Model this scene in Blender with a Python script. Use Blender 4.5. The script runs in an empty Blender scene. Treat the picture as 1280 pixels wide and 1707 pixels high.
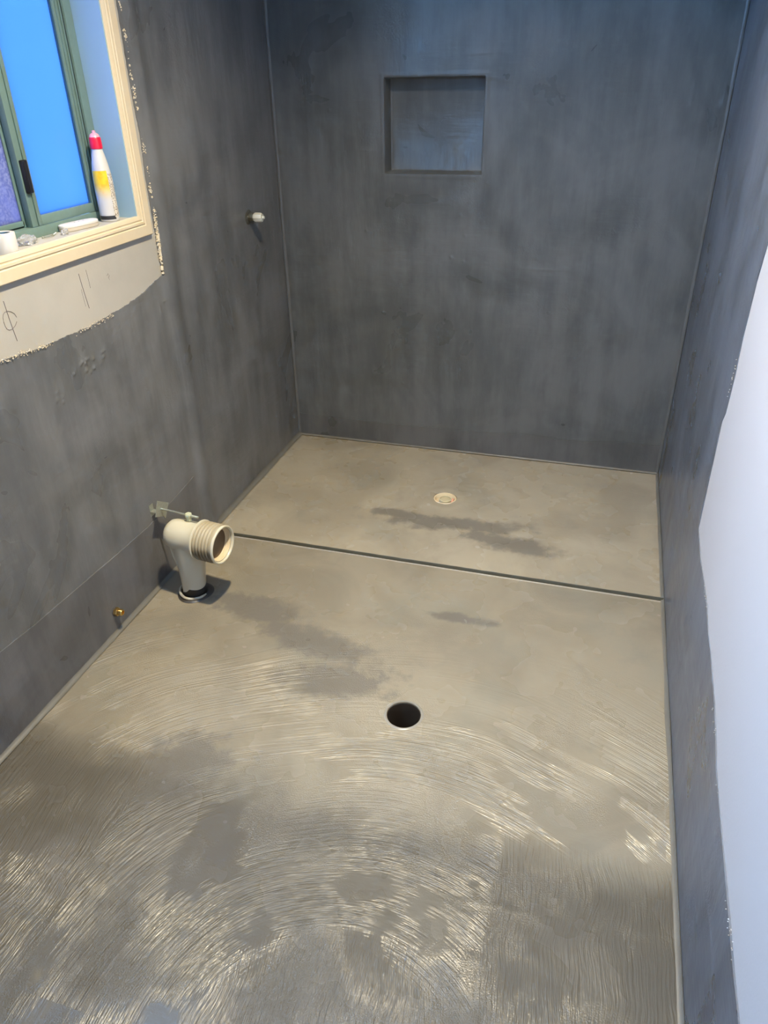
import bpy, bmesh, math, random
from mathutils import Vector, Matrix, noise
from mathutils.geometry import delaunay_2d_cdt

scene = bpy.context.scene
COL = scene.collection
random.seed(7)
PI = math.pi

# ------------------------------------------------------------------ camera
W, DEPTH, H = 1.6, 3.5, 2.4              # room: x 0..1.6, back wall y=0, towards the camera y<0
cam_data = bpy.data.cameras.new('camera')
cam_data.sensor_fit = 'VERTICAL'
cam_data.sensor_height = 24.0
cam_data.lens = 1232.49 / 1707 * 24.0
cam_data.clip_start = 0.01
cam = bpy.data.objects.new('camera', cam_data)
COL.objects.link(cam)
cam.location = (1.3005, -2.9166, 1.4534)
cam.rotation_euler = (1.03323, 0.01688, 0.28690)
scene.camera = cam

# ------------------------------------------------------------------ world and light
world = bpy.data.worlds.new('sky')
scene.world = world
world.use_nodes = True
bg = world.node_tree.nodes['Background']
bg.inputs[0].default_value = (0.24, 0.52, 1.0, 1)
bg.inputs[1].default_value = 42.0

LAMP = Vector((0.90, -1.60, H))
ld = bpy.data.lights.new('ceiling_lamp_light', 'AREA')
ld.shape = 'DISK'
ld.size = 0.10
ld.energy = 46
ld.color = (1.0, 0.855, 0.60)
ld.spread = math.radians(132)
lo = bpy.data.objects.new('ceiling_lamp_light', ld)
COL.objects.link(lo)
lo.location = LAMP - Vector((0, 0, 0.022))

scene.view_settings.view_transform = 'Standard'
scene.view_settings.look = 'None'
scene.view_settings.gamma = 1
scene.view_settings.use_curve_mapping = False
scene.view_settings.exposure = 0.0

# ------------------------------------------------------------------ helpers
def tag(o, label=None, cat=None, group=None, kind=None):
    if label: o['label'] = label
    if cat: o['category'] = cat
    if group: o['group'] = group
    if kind: o['kind'] = kind
    return o

def empty(name, loc=(0, 0, 0), parent=None):
    o = bpy.data.objects.new(name, None)
    COL.objects.link(o)
    o.empty_display_size = 0.03
    o.location = loc
    if parent: o.parent = parent
    return o

def link(name, bm, mat, parent=None, smooth=30, world_space=True):
    """one mesh object; bm is in world space, moved into the parent's space"""
    bmesh.ops.recalc_face_normals(bm, faces=bm.faces) if bm.faces else None
    me = bpy.data.meshes.new(name)
    if parent and world_space:
        loc = parent.location.copy()
        p = parent.parent
        while p:
            loc += p.location
            p = p.parent
        bmesh.ops.translate(bm, verts=bm.verts, vec=-loc)
    bm.to_mesh(me)
    bm.free()
    me.materials.append(mat)
    if smooth:
        me.shade_smooth()
        me.set_sharp_from_angle(angle=math.radians(smooth))
    o = bpy.data.objects.new(name, me)
    COL.objects.link(o)
    if parent: o.parent = parent
    return o

def box(bm, a, b, bev=0.0):
    a, b = Vector(a), Vector(b)
    lo_ = Vector(map(min, a, b)); hi = Vector(map(max, a, b))
    r = bmesh.ops.create_cube(bm, size=1, matrix=Matrix.Translation((lo_ + hi) / 2) @ Matrix.Diagonal((*(hi - lo_), 1)))
    if bev:
        es = list({e for v in r['verts'] for e in v.link_edges})
        bmesh.ops.bevel(bm, geom=es, offset=bev, segments=2, affect='EDGES', profile=0.5)

def frame_matrix(origin, axis):
    axis = Vector(axis).normalized()
    return Matrix.Translation(origin) @ axis.to_track_quat('Z', 'Y').to_matrix().to_4x4()

def lathe(bm, prof, mat4, seg=40, wob=None, close=False):
    """prof: (radius, height) pairs revolved about the local z of mat4"""
    rings = []
    for k, (r, h) in enumerate(prof):
        if r < 1e-6:
            rings.append([bm.verts.new(mat4 @ Vector((0, 0, h)))])
        else:
            ring = []
            for i in range(seg):
                t = 2 * PI * i / seg
                rr, hh = (r, h) if wob is None else wob(t, r, h)
                ring.append(bm.verts.new(mat4 @ Vector((rr * math.cos(t), rr * math.sin(t), hh))))
            rings.append(ring)
    pairs = list(zip(rings, rings[1:]))
    if close: pairs.append((rings[-1], rings[0]))
    for A, B in pairs:
        for i in range(seg):
            j = (i + 1) % seg
            if len(A) == 1 and len(B) == 1: continue
            if len(A) == 1: bm.faces.new((A[0], B[i], B[j]))
            elif len(B) == 1: bm.faces.new((A[i], A[j], B[0]))
            else: bm.faces.new((A[i], A[j], B[j], B[i]))

def tube(bm, pts, r, seg=8):
    pts = [Vector(p) for p in pts]
    rings = []
    for i, p in enumerate(pts):
        d = (pts[min(i + 1, len(pts) - 1)] - pts[max(i - 1, 0)]).normalized()
        q = d.to_track_quat('Z', 'Y')
        rr = r[i] if isinstance(r, (list, tuple)) else r
        rings.append([bm.verts.new(p + q @ Vector((rr * math.cos(2 * PI * k / seg), rr * math.sin(2 * PI * k / seg), 0))) for k in range(seg)])
    for A, B in zip(rings, rings[1:]):
        for i in range(seg):
            j = (i + 1) % seg
            bm.faces.new((A[i], A[j], B[j], B[i]))
    bm.faces.new(rings[0][::-1]); bm.faces.new(rings[-1])

def inside(pt, poly):
    x, y = pt
    c = False
    n = len(poly)
    for i in range(n):
        x1, y1 = poly[i]; x2, y2 = poly[(i + 1) % n]
        if (y1 > y) != (y2 > y) and x < (x2 - x1) * (y - y1) / (y2 - y1) + x1:
            c = not c
    return c

def jag(pts, step, amp, seed=0, roughness=1.0):
    """refine a polyline into short steps with an uneven, torn-looking edge"""
    out = []
    for (a, b) in zip(pts, pts[1:]):
        a, b = Vector(a), Vector(b)
        L = (b - a).length
        n = max(1, int(L / step))
        nrm = Vector((-(b - a).y, (b - a).x)).normalized()
        for k in range(n):
            p = a.lerp(b, k / n)
            q = noise.noise(Vector((p.x * 9, p.y * 9, seed))) * 1.2 + noise.noise(Vector((p.x * 60, p.y * 60, seed))) * 0.8 * roughness \
                + noise.noise(Vector((p.x * 260, p.y * 260, seed))) * 0.6 * roughness
            w = 1.0 if 0 < k else 0.5
            p = p + nrm * q * amp * w
            out.append((p.x, p.y))
    out.append(tuple(pts[-1]))
    return out

def coat(name, outline, spacing, to3d, height, mat, parent=None, holes=(), dense=(), skirt=0.0, hole_skirt=None, smooth=40):
    """A skim of material: outline polygon filled with a fine, gently uneven grid; edges turned down to the surface behind."""
    pts, edges = [], []
    def loop(lp):
        s = len(pts)
        pts.extend(Vector(p) for p in lp)
        edges.extend((s + i, s + (i + 1) % len(lp)) for i in range(len(lp)))
        return range(s, s + len(lp))
    loop(outline)
    for h in holes: loop(h)
    us = [p[0] for p in outline]; vs = [p[1] for p in outline]
    rnd = random.Random(3)
    big = [p for p in pts]
    cell = {}
    for p in big:
        cell.setdefault((int(p.x // spacing), int(p.y // spacing)), []).append(p)
    def near(q, d):
        cx, cy = int(q[0] // spacing), int(q[1] // spacing)
        for i in (-1, 0, 1):
            for j in (-1, 0, 1):
                for p in cell.get((cx + i, cy + j), ()):
                    if (p.x - q[0]) ** 2 + (p.y - q[1]) ** 2 < d * d: return True
        return False
    def okay(q, d):
        return inside(q, outline) and not any(inside(q, h) for h in holes) and not near(q, d)
    nu = int((max(us) - min(us)) / spacing); nv = int((max(vs) - min(vs)) / spacing)
    for i in range(1, nu + 1):
        for j in range(1, nv + 1):
            q = (min(us) + (i - 0.5 + rnd.uniform(-.15, .15)) * spacing, min(vs) + (j - 0.5 + rnd.uniform(-.15, .15)) * spacing)
            if okay(q, spacing * 0.35): pts.append(Vector(q))
    for (u0, v0, u1, v1, sp) in dense:
        for i in range(int((u1 - u0) / sp)):
            for j in range(int((v1 - v0) / sp)):
                q = (u0 + (i + rnd.uniform(.3, .7)) * sp, v0 + (j + rnd.uniform(.3, .7)) * sp)
                if okay(q, sp * 0.4): pts.append(Vector(q))
    nb = len(outline) + sum(len(h) for h in holes)
    V, E, F, ov, oe, of = delaunay_2d_cdt(pts, edges, [], 0, 1e-6)
    bm = bmesh.new()
    top = [bm.verts.new(to3d(v.x, v.y, height(v.x, v.y))) for v in V]
    for f in F:
        c = sum((V[i] for i in f), Vector((0, 0))) / len(f)
        if inside(c, outline) and not any(inside(c, h) for h in holes):
            try: bm.faces.new([top[i] for i in f])
            except ValueError: pass
    bmesh.ops.delete(bm, geom=[v for v in bm.verts if not v.link_faces], context='VERTS')
    bnd = [e for e in bm.edges if e.is_boundary]
    ret = bmesh.ops.extrude_edge_only(bm, edges=bnd)
    d0 = Vector(to3d(0, 0, 0)) - Vector(to3d(0, 0, 1))
    for g in ret['geom']:
        if isinstance(g, bmesh.types.BMVert):
            co = g.co.copy()
            # drop to depth 'skirt' behind the nominal surface
            n = d0.normalized()
            h = (Vector(to3d(0, 0, 0)) - co).dot(n)
            g.co = co + n * (h + skirt)
    return link(name, bm, mat, parent, smooth=smooth)

def circle2(cx, cy, r, n=36, wob=0.0, seed=0):
    out = []
    for i in range(n):
        t = 2 * PI * i / n
        rr = r * (1 + wob * noise.noise(Vector((math.cos(t) * 1.7, math.sin(t) * 1.7, seed))))
        out.append((cx + rr * math.cos(t), cy + rr * math.sin(t)))
    return out

# ------------------------------------------------------------------ node material helper
class Mat:
    def __init__(s, name):
        s.m = bpy.data.materials.new(name)
        s.m.use_nodes = True
        s.t = s.m.node_tree
        s.b = s.t.nodes['Principled BSDF']
        s.co = s.t.nodes.new('ShaderNodeTexCoord').outputs['Object']
    def n(s, typ, **kw):
        nd = s.t.nodes.new(typ)
        for k, v in kw.items(): setattr(nd, k, v)
        return nd
    def set(s, sock, v):
        if isinstance(v, bpy.types.NodeSocket): s.t.links.new(v, sock)
        else: sock.default_value = v
    def map(s, scale=(1, 1, 1), loc=(0, 0, 0), rot=(0, 0, 0), vec=None):
        nd = s.n('ShaderNodeMapping')
        s.set(nd.inputs[0], vec or s.co)
        nd.inputs['Location'].default_value = loc
        nd.inputs['Rotation'].default_value = rot
        nd.inputs['Scale'].default_value = scale
        return nd.outputs[0]
    def noise(s, scale, detail=4, rough=.55, vec=None, dist=0.0):
        nd = s.n('ShaderNodeTexNoise')
        s.set(nd.inputs['Vector'], vec or s.co)
        nd.inputs['Scale'].default_value = scale
        nd.inputs['Detail'].default_value = detail
        nd.inputs['Roughness'].default_value = rough
        nd.inputs['Distortion'].default_value = dist
        return nd.outputs['Fac']
    def ramp(s, f, lo, hi, a=0.0, b=1.0, smooth=True):
        nd = s.n('ShaderNodeMapRange', interpolation_type='SMOOTHSTEP' if smooth else 'LINEAR')
        s.set(nd.inputs[0], f)
        for i, v in enumerate((lo, hi, a, b)): s.set(nd.inputs[i + 1], v)
        return nd.outputs[0]
    def math(s, op, a, b=0.0, c=0.0, clamp=False):
        nd = s.n('ShaderNodeMath', operation=op, use_clamp=clamp)
        s.set(nd.inputs[0], a); s.set(nd.inputs[1], b)
        if op in ('MULTIPLY_ADD',): s.set(nd.inputs[2], c)
        return nd.outputs[0]
    def mix(s, f, a, b, mode='MIX'):
        nd = s.n('ShaderNodeMix', data_type='RGBA', blend_type=mode)
        s.set(nd.inputs[0], f)
        for i, v in ((6, a), (7, b)):
            if isinstance(v, tuple) and len(v) == 3: v = (*v, 1)
            s.set(nd.inputs[i], v)
        return nd.outputs[2]
    def sep(s, vec=None):
        nd = s.n('ShaderNodeSeparateXYZ'); s.set(nd.inputs[0], vec or s.co)
        return nd.outputs
    def comb(s, x=0.0, y=0.0, z=0.0):
        nd = s.n('ShaderNodeCombineXYZ')
        for i, v in enumerate((x, y, z)): s.set(nd.inputs[i], v)
        return nd.outputs[0]
    def bump(s, h, strength=.5, dist=.001, normal=None):
        nd = s.n('ShaderNodeBump')
        s.set(nd.inputs['Height'], h)
        nd.inputs['Strength'].default_value = strength
        nd.inputs['Distance'].default_value = dist
        if normal: s.set(nd.inputs['Normal'], normal)
        return nd.outputs[0]
    def out(s, color=None, rough=None, normal=None, metal=None, spec=None):
        for k, v in (('Base Color', color), ('Roughness', rough), ('Normal', normal), ('Metallic', metal), ('Specular IOR Level', spec)):
            if v is None: continue
            if isinstance(v, tuple) and len(v) == 3: v = (*v, 1)
            s.set(s.b.inputs[k], v)
        return s.m
    def ellipse(s, cx, cy, rx, ry, soft=.35, rot=0.0, ax=('X', 'Y')):
        """1 inside an uneven ellipse in the xy plane of the floor, 0 outside"""
        v = s.sep()
        i0 = 'XYZ'.index(ax[0]); i1 = 'XYZ'.index(ax[1])
        dx = s.math('SUBTRACT', v[i0], cx); dy = s.math('SUBTRACT', v[i1], cy)
        c, sn = math.cos(rot), math.sin(rot)
        a = s.math('ADD', s.math('MULTIPLY', dx, c / rx), s.math('MULTIPLY', dy, sn / rx))
        b = s.math('ADD', s.math('MULTIPLY', dx, -sn / ry), s.math('MULTIPLY', dy, c / ry))
        r = s.math('SQRT', s.math('ADD', s.math('MULTIPLY', a, a), s.math('MULTIPLY', b, b)))
        r = s.math('ADD', r, s.math('MULTIPLY', s.math('SUBTRACT', s.noise(16, 6, .65), .5), 2.6))
        return s.ramp(r, 1 - soft, 1 + soft, 1.0, 0.0)

def simple(name, col, rough=.5, metal=0.0, var=.06, scale=30, bumpd=0.0, bscale=200, spec=.5):
    m = Mat(name)
    n = m.noise(scale, 3)
    c = m.mix(n, tuple(x * (1 - var) for x in col), tuple(min(1, x * (1 + var)) for x in col))
    nm = m.bump(m.noise(bscale, 2), .5, bumpd) if bumpd else None
    return m.out(c, rough, nm, metal, spec)

# ------------------------------------------------------------------ materials
def wall_membrane(name, plane, tint=(1, 1, 1)):
    """dark rolled and brushed waterproofing; plane names the wall's own horizontal axis"""
    m = Mat(name)
    stretch = {'X': (9, 1, 1.6), 'Y': (1, 9, 1.6)}[plane]         # brushed up and down
    streak = m.noise(1.6, 5, .6, m.map(stretch))
    cloud = m.noise(3.2, 4, .55, dist=.6)
    fine = m.noise(22, 5, .6, m.map((1, 1, .7)))
    a = (.054 * tint[0], .056 * tint[1], .057 * tint[2])
    b = (.090 * tint[0], .091 * tint[1], .091 * tint[2])
    f = m.math('ADD', m.math('MULTIPLY', streak, .45), m.math('MULTIPLY', cloud, .55))
    c = m.mix(m.ramp(f, .36, .64), a, b)
    c = m.mix(m.math('MULTIPLY', m.ramp(fine, .50, .80), .30), c, tuple(.112 * t for t in tint))
    # brushed relief: long strokes, with rolled orange-peel in patches
    strokes = m.noise(30, 3, .6, m.map({'X': (1, 1, .16), 'Y': (1, 1, .16)}[plane]))
    strokes_h = m.noise(26, 3, .6, m.map({'X': (.14, 1, 1), 'Y': (1, .14, 1)}[plane]))
    pick = m.ramp(m.noise(2.3, 2), .45, .6)
    st = m.math('ADD', m.math('MULTIPLY', strokes, pick), m.math('MULTIPLY', strokes_h, m.math('SUBTRACT', 1.0, pick)))
    peel = m.math('SUBTRACT', m.noise(140, 3, .65), .5)
    pmask = m.ramp(m.noise(5.5, 4, .6, dist=.5), .48, .72)
    h = m.math('ADD', m.math('MULTIPLY', st, 1.0), m.math('MULTIPLY', m.math('MULTIPLY', peel, pmask), .8))
    h = m.math('ADD', h, m.math('MULTIPLY', m.noise(6, 3), 2.5))
    nm = m.bump(h, 1.0, .0020)
    rough = m.ramp(cloud, .3, .7, .26, .44)
    return m.out(c, rough, nm, 0.0, .45)

M_BACK = wall_membrane('membrane_back', 'X', (1.50, 1.55, 1.50))
M_SIDE = wall_membrane('membrane_side', 'Y', (2.0, 2.0, 2.0))
M_RIGHT = wall_membrane('membrane_right', 'Y', (1.70, 1.82, 2.05))  # blue daylight on this wall is put into its tint
M_UP = wall_membrane('membrane_upturn', 'Y', (1.70, 1.68, 1.70))
M_UPB = wall_membrane('membrane_upturn_back', 'X', (1.42, 1.42, 1.36))

def floor_membrane(name, swirls=True, gain=1.0):
    m = Mat(name)
    v = m.sep()
    cloud = m.noise(2.6, 5, .6, dist=.8)
    med = m.noise(9, 5, .62, dist=.4)
    base = m.mix(m.ramp(cloud, .38, .62), tuple(gain * x for x in (.232, .203, .150)), tuple(gain * x for x in (.285, .250, .184)))
    base = m.mix(m.math('MULTIPLY', m.ramp(med, .55, .75), .35), base, (.185, .168, .135))
    base = m.mix(m.math('MULTIPLY', m.ramp(m.noise(4, 3, .5, m.map(loc=(3, 8, 1))), .5, .7), .35), base, (.22, .212, .168))
    if swirls:
        fresh_dim = m.math('ADD', m.ramp(v[1], -1.72, -2.02, 0.0, 1.0), m.math('MULTIPLY', m.math('SUBTRACT', m.noise(5, 4), .5), .8), clamp=True)
        base = m.mix(m.ramp(fresh_dim, .15, .85), base, (.106, .095, .074))  # newer coat at the front, with the dimmer light there painted into its tone
    # thin, still damp patches where the first coat reads through; the front left corner ellipse is painted shade
    dark = None
    spots = [(.86, -.60, .25, .045, .1), (1.08, -.68, .17, .05, -.15), (.62, -.58, .10, .03, 0), (1.02, -.61, .05, .02, 0)] if not swirls else \
            [(.36, -1.26, .17, .055, -.1), (.60, -1.36, .20, .055, -.2), (.72, -1.50, .16, .06, .2), (.45, -1.85, .10, .08, .3),
             (1.0, -1.14, .10, .02, 0), (.30, -2.2, .09, .09, 0), (.10, -2.42, .20, .26, 0)]
    for sp in spots:
        e = m.ellipse(*sp[:4], .4, sp[4])
        dark = e if dark is None else m.math('MAXIMUM', dark, e)
    base = m.mix(m.math('MULTIPLY', dark, .7), base, (.125, .115, .098))
    # relief
    if swirls:
        wob = m.math('MULTIPLY', m.math('SUBTRACT', m.noise(1.6, 1), .5), .10)
        dx = m.math('SUBTRACT', v[0], 1.02); dy = m.math('SUBTRACT', v[1], -2.42)
        r = m.math('SQRT', m.math('ADD', m.math('MULTIPLY', dx, dx), m.math('MULTIPLY', dy, dy)))
        th = m.math('ARCTAN2', dy, dx)
        rw = m.math('ADD', r, wob)
        # bristle lines that follow the sweep of the arm: noise fine across r, long along theta
        arc = m.noise(1, 3, .65, m.comb(m.math('MULTIPLY', rw, 240), m.math('MULTIPLY', th, 3.6), 0.0))
        arc2 = m.noise(1, 2, .6, m.comb(m.math('MULTIPLY', rw, 120), m.math('MULTIPLY', th, 2.2), 4.0))
        arcm = m.ramp(m.noise(1, 3, .6, m.comb(m.math('MULTIPLY', rw, 7), m.math('MULTIPLY', th, 1.6), 7.0)), .42, .58)
        # strokes pulled straight towards the kneeling painter
        lin = m.noise(1, 3, .65, m.comb(m.math('ADD', m.math('MULTIPLY', v[0], 170), m.math('MULTIPLY', m.noise(3, 2), 18)), m.math('MULTIPLY', v[1], 9), 0.0))
        linm = m.math('MAXIMUM', m.ramp(rw, .22, .30, 1.0, 0.0), m.math('MAXIMUM', m.ramp(v[0], 1.22, 1.25, 0.0, 1.0), m.ramp(v[0], .42, .36, 0.0, 1.0)))
        linm = m.math('MULTIPLY', linm, m.ramp(v[1], -1.82, -1.90, 0.0, 1.0))
        near = m.ramp(v[1], -1.15, -1.75, 0.0, 1.0)
        a = m.math('MULTIPLY', m.math('SUBTRACT', m.math('ADD', arc, arc2), 1.0), m.math('MULTIPLY', arcm, m.math('SUBTRACT', 1.0, linm)))
        h = m.math('MULTIPLY', m.math('ADD', a, m.math('MULTIPLY', m.math('SUBTRACT', lin, .5), linm)), near)
        grain = m.math('SUBTRACT', m.noise(300, 2, .7), .5)
        gm = m.ramp(m.noise(4.5, 4, .6, dist=.5), .42, .68)
        gm = m.math('MULTIPLY', gm, m.ramp(v[1], -1.0, -1.5, .35, 1.0))
        h = m.math('ADD', m.math('MULTIPLY', h, m.ramp(v[1], -1.75, -2.1, 2.0, 1.6)), m.math('MULTIPLY', m.math('MULTIPLY', grain, gm), 1.0))
    else:
        grain = m.math('SUBTRACT', m.noise(150, 3, .7, m.map((.35, 1, 1))), .5)
        gm = m.ramp(m.noise(6, 4, .6, dist=.5), .50, .74)
        h = m.math('MULTIPLY', m.math('MULTIPLY', grain, gm), .7)
    h = m.math('ADD', h, m.math('MULTIPLY', m.noise(5, 2, .5), .5))
    h = m.math('ADD', h, m.math('MULTIPLY', m.noise(34, 3, .6, m.map((.4, 1, 1))), .2))
    nm = m.bump(h, 1.0, .0021)
    rough = m.ramp(m.noise(5, 3), .35, .65, .17, .33)
    return m.out(base, rough, nm, 0.0, .42)

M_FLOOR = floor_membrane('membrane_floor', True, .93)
M_SHOWER = floor_membrane('membrane_shower_floor', False, 1.28)
M_COVE = simple('membrane_cove', (.15, .142, .12), .4, var=.2, scale=18, bumpd=.001, bscale=90)
M_COVEV = simple('membrane_cove_wall', (.115, .118, .115), .38, var=.2, scale=18, bumpd=.001, bscale=90)
M_STOP = simple('coated_angle', (.070, .068, .050), .4, var=.35, scale=25, bumpd=.0006, bscale=150)
M_DARKCOAT = simple('fresh_black_coat', (.018, .018, .018), .35, var=.3)
M_VOID = simple('dark_pipe_bore', (.030, .020, .012), .6, var=.4, scale=40)

mt = Mat('cream_plasterboard')
M_CREAM = mt.out(mt.mix(mt.ramp(mt.noise(5, 4), .35, .65), (.42, .395, .34), (.46, .43, .37)), .75, mt.bump(mt.noise(120, 3), .4, .0006))
mt = Mat('white_wall_paint')
M_WHITE = mt.out(mt.mix(mt.noise(3, 2), (.47, .445, .43), (.51, .485, .47)), .6, mt.bump(mt.noise(160, 3), .35, .0005))
M_CEIL = simple('ceiling_paint', (.72, .72, .74), .8)
M_CRUMB = simple('torn_board_edge', (.66, .57, .42), .8, var=.3, scale=120)
M_CASING = simple('cream_gloss_casing', (.70, .585, .40), .38, var=.04, bumpd=.0004, bscale=60)
M_PENCIL = simple('pencil_graphite', (.16, .13, .13), .6)

# lining of the window reveal, blue window light mixed into its colour, scuffed with dark finger-wide smears near the casing
mt = Mat('reveal_blue_lit')
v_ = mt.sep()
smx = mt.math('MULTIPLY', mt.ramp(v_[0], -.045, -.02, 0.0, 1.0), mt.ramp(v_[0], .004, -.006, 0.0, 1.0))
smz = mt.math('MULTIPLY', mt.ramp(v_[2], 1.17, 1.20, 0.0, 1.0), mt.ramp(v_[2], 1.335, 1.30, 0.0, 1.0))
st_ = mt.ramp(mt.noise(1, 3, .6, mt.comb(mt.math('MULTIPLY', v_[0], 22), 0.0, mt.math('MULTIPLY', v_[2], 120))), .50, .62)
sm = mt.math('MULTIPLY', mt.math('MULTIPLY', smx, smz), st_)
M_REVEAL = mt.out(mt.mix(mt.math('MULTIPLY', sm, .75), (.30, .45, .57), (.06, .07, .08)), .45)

M_ALU = simple('sage_powder_coat', (.155, .235, .205), .38, var=.08, scale=60, spec=.5)
M_ALUD = simple('gap_shade_dark', (.015, .03, .035), .5)
M_LATCH = simple('black_latch_plastic', (.012, .012, .014), .35)

def frosted(name, tint, mottled=False):
    m = Mat(name)
    t = m.t
    if mottled:
        vor = m.noise(150, 3, .7)
        big = m.noise(9, 3, .6)
        c = m.mix(m.ramp(vor, .40, .62), tuple(x * .75 for x in tint), (.225, .160, .150))
        c = m.mix(m.ramp(big, .40, .62, 0.0, .6), c, tint)
        nm = m.bump(vor, .8, .002)
    else:
        c = m.mix(m.noise(3, 2), tuple(x * .92 for x in tint), tint)
        nm = m.bump(m.noise(400, 2), .2, .0004)
    tr = m.n('ShaderNodeBsdfTranslucent'); m.set(tr.inputs[0], c); m.set(tr.inputs['Normal'], nm)
    gl = m.n('ShaderNodeBsdfGlossy'); gl.inputs[0].default_value = (.9, .95, 1, 1); gl.inputs['Roughness'].default_value = .35
    m.set(gl.inputs['Normal'], nm)
    mx = m.n('ShaderNodeMixShader'); mx.inputs[0].default_value = .06
    t.links.new(tr.outputs[0], mx.inputs[1]); t.links.new(gl.outputs[0], mx.inputs[2])
    t.links.new(mx.outputs[0], t.nodes['Material Output'].inputs[0])
    t.nodes.remove(m.b)
    return m.m
M_PANE = frosted('frosted_blue_pane', (.118, .163, .24))
M_PANE2 = frosted('obscure_glass_pane', (.160, .122, .155), True)

M_PVC = simple('cream_pvc', (.60, .56, .43), .32, var=.05, scale=14, bumpd=.0004, bscale=60)
M_PVCG = simple('cream_pvc_seal', (.68, .56, .36), .4, var=.12, scale=40)
mt = Mat('dusty_ribbed_sleeve')
v_ = mt.sep()
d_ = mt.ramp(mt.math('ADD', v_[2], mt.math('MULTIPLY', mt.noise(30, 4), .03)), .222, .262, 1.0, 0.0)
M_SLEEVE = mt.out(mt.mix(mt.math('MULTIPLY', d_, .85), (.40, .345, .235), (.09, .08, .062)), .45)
M_BRASS = simple('brass', (.78, .55, .20), .28, 1.0, var=.15)
M_COPPER = simple('copper', (.72, .36, .22), .35, 1.0, var=.15)
M_ZINC = simple('galvanised_steel', (.50, .53, .46), .45, .75, var=.25, scale=180, bumpd=.0005, bscale=260)
M_WPL = simple('white_plastic', (.60, .60, .52), .3, var=.03)
M_WPL2 = simple('white_paper_roll', (.60, .58, .55), .7, var=.03)
M_RED = simple('red_cap_plastic', (.72, .012, .045), .3, var=.06)
M_PINK = simple('pink_nozzle_plastic', (.80, .35, .42), .35, var=.06)
M_BOTTLE = simple('bottle_white_plastic', (.62, .60, .55), .3, var=.03)
M_BLACKP = simple('black_print', (.025, .025, .025), .5)
mt = Mat('yellow_label_print')
v_ = mt.sep()
g_ = mt.ramp(v_[2], .052, .100, 0.0, 1.0)
c_ = mt.mix(g_, (.60, .58, .55), (.85, .56, .02))
c_ = mt.mix(mt.math('MULTIPLY', mt.ramp(mt.noise(60, 2), .45, .7), mt.math('MULTIPLY', g_, .5)), c_, (.80, .32, .01))
M_LABEL = mt.out(c_, .35)
mt = Mat('fine_print_panel')
M_PRINT = mt.out(mt.mix(mt.ramp(mt.noise(1, 2, .5, mt.map((500, 500, 260))), .50, .54), (.76, .70, .60), (.22, .18, .14)), .4)
mt = Mat('clear_crinkled_plastic')
mt.b.inputs['Transmission Weight'].default_value = .75
M_CLEAR = mt.out((.85, .86, .88), .12, mt.bump(mt.noise(90, 3), .8, .002))
mt = Mat('lamp_lens')
mt.b.inputs['Emission Color'].default_value = (1, .88, .7, 1)
mt.b.inputs['Emission Strength'].default_value = 12
M_LENS = mt.out((.9, .9, .85), .4)

# ------------------------------------------------------------------ uneven surfaces
def nz(u, v, f, seed): return noise.noise(Vector((u * f, v * f, seed)))

def bump_at(u, v, feats):
    h = 0.0
    for (cu, cv, ru, rv, a) in feats:
        d = ((u - cu) / ru) ** 2 + ((v - cv) / rv) ** 2
        if d < 6: h += a * math.exp(-d * 1.3)
    return h

# ------------------------------------------------------------------ FLOOR
STOP_Y = -0.885
DR = (0.931, -1.567, 0.0450)             # open floor waste
SD = (0.789, -0.415, 0.046)              # shower waste
PC = (0.134, -1.232)                     # toilet waste pipe

feat_floor = [(.17, -2.37, .10, .006, .002), (.35, -2.30, .004, .09, .0012), (1.28, -2.02, .09, .006, .0015),
              (.50, -1.83, .09, .012, -.0012), (.62, -1.22, .04, .014, .0012), (.52, -1.17, .035, .010, .0010)]
def h_floor(x, y):
    e = min(x, W - x)
    h = nz(x, y, 4.0, 1) * .0016 + nz(x, y, 13, 2) * .0007
    d = math.hypot(x - DR[0], y - DR[1])
    h -= .004 * max(0, 1 - d / .30) ** 2
    return h + bump_at(x, y, feat_floor)
fl_out = [(0, -DEPTH), (W, -DEPTH), (W, STOP_Y - .003), (0, STOP_Y - .003)]
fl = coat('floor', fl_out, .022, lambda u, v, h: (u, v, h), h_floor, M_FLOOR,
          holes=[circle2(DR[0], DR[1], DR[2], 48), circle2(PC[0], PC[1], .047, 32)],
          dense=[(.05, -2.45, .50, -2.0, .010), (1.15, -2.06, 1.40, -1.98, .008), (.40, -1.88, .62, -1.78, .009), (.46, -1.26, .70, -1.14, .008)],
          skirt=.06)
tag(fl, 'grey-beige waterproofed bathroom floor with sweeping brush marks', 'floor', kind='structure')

feat_sh = [(.875, -.30, .050, .020, .0016), (.875, -.30, .030, .010, -.0022), (.60, -.63, .09, .012, .0010), (1.02, -.70, .07, .012, .0012)]
def h_shower(x, y):
    h = nz(x, y, 4.0, 5) * .0014 + nz(x, y, 14, 6) * .0007
    d = math.hypot(x - SD[0], y - SD[1])
    ring = .0014 * math.exp(-((d - .075) / .012) ** 2)
    return h + ring - .003 * max(0, 1 - d / .25) + bump_at(x, y, feat_sh)
sh = coat('shower_base', [(0, STOP_Y + .003), (W, STOP_Y + .003), (W, 0), (0, 0)], .020, lambda u, v, h: (u, v, h), h_shower, M_SHOWER, fl,
          holes=[circle2(SD[0], SD[1], SD[2], 40, .10, 3)],
          dense=[(.69, -.52, .95, -.25, .009)], skirt=.06)

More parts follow.
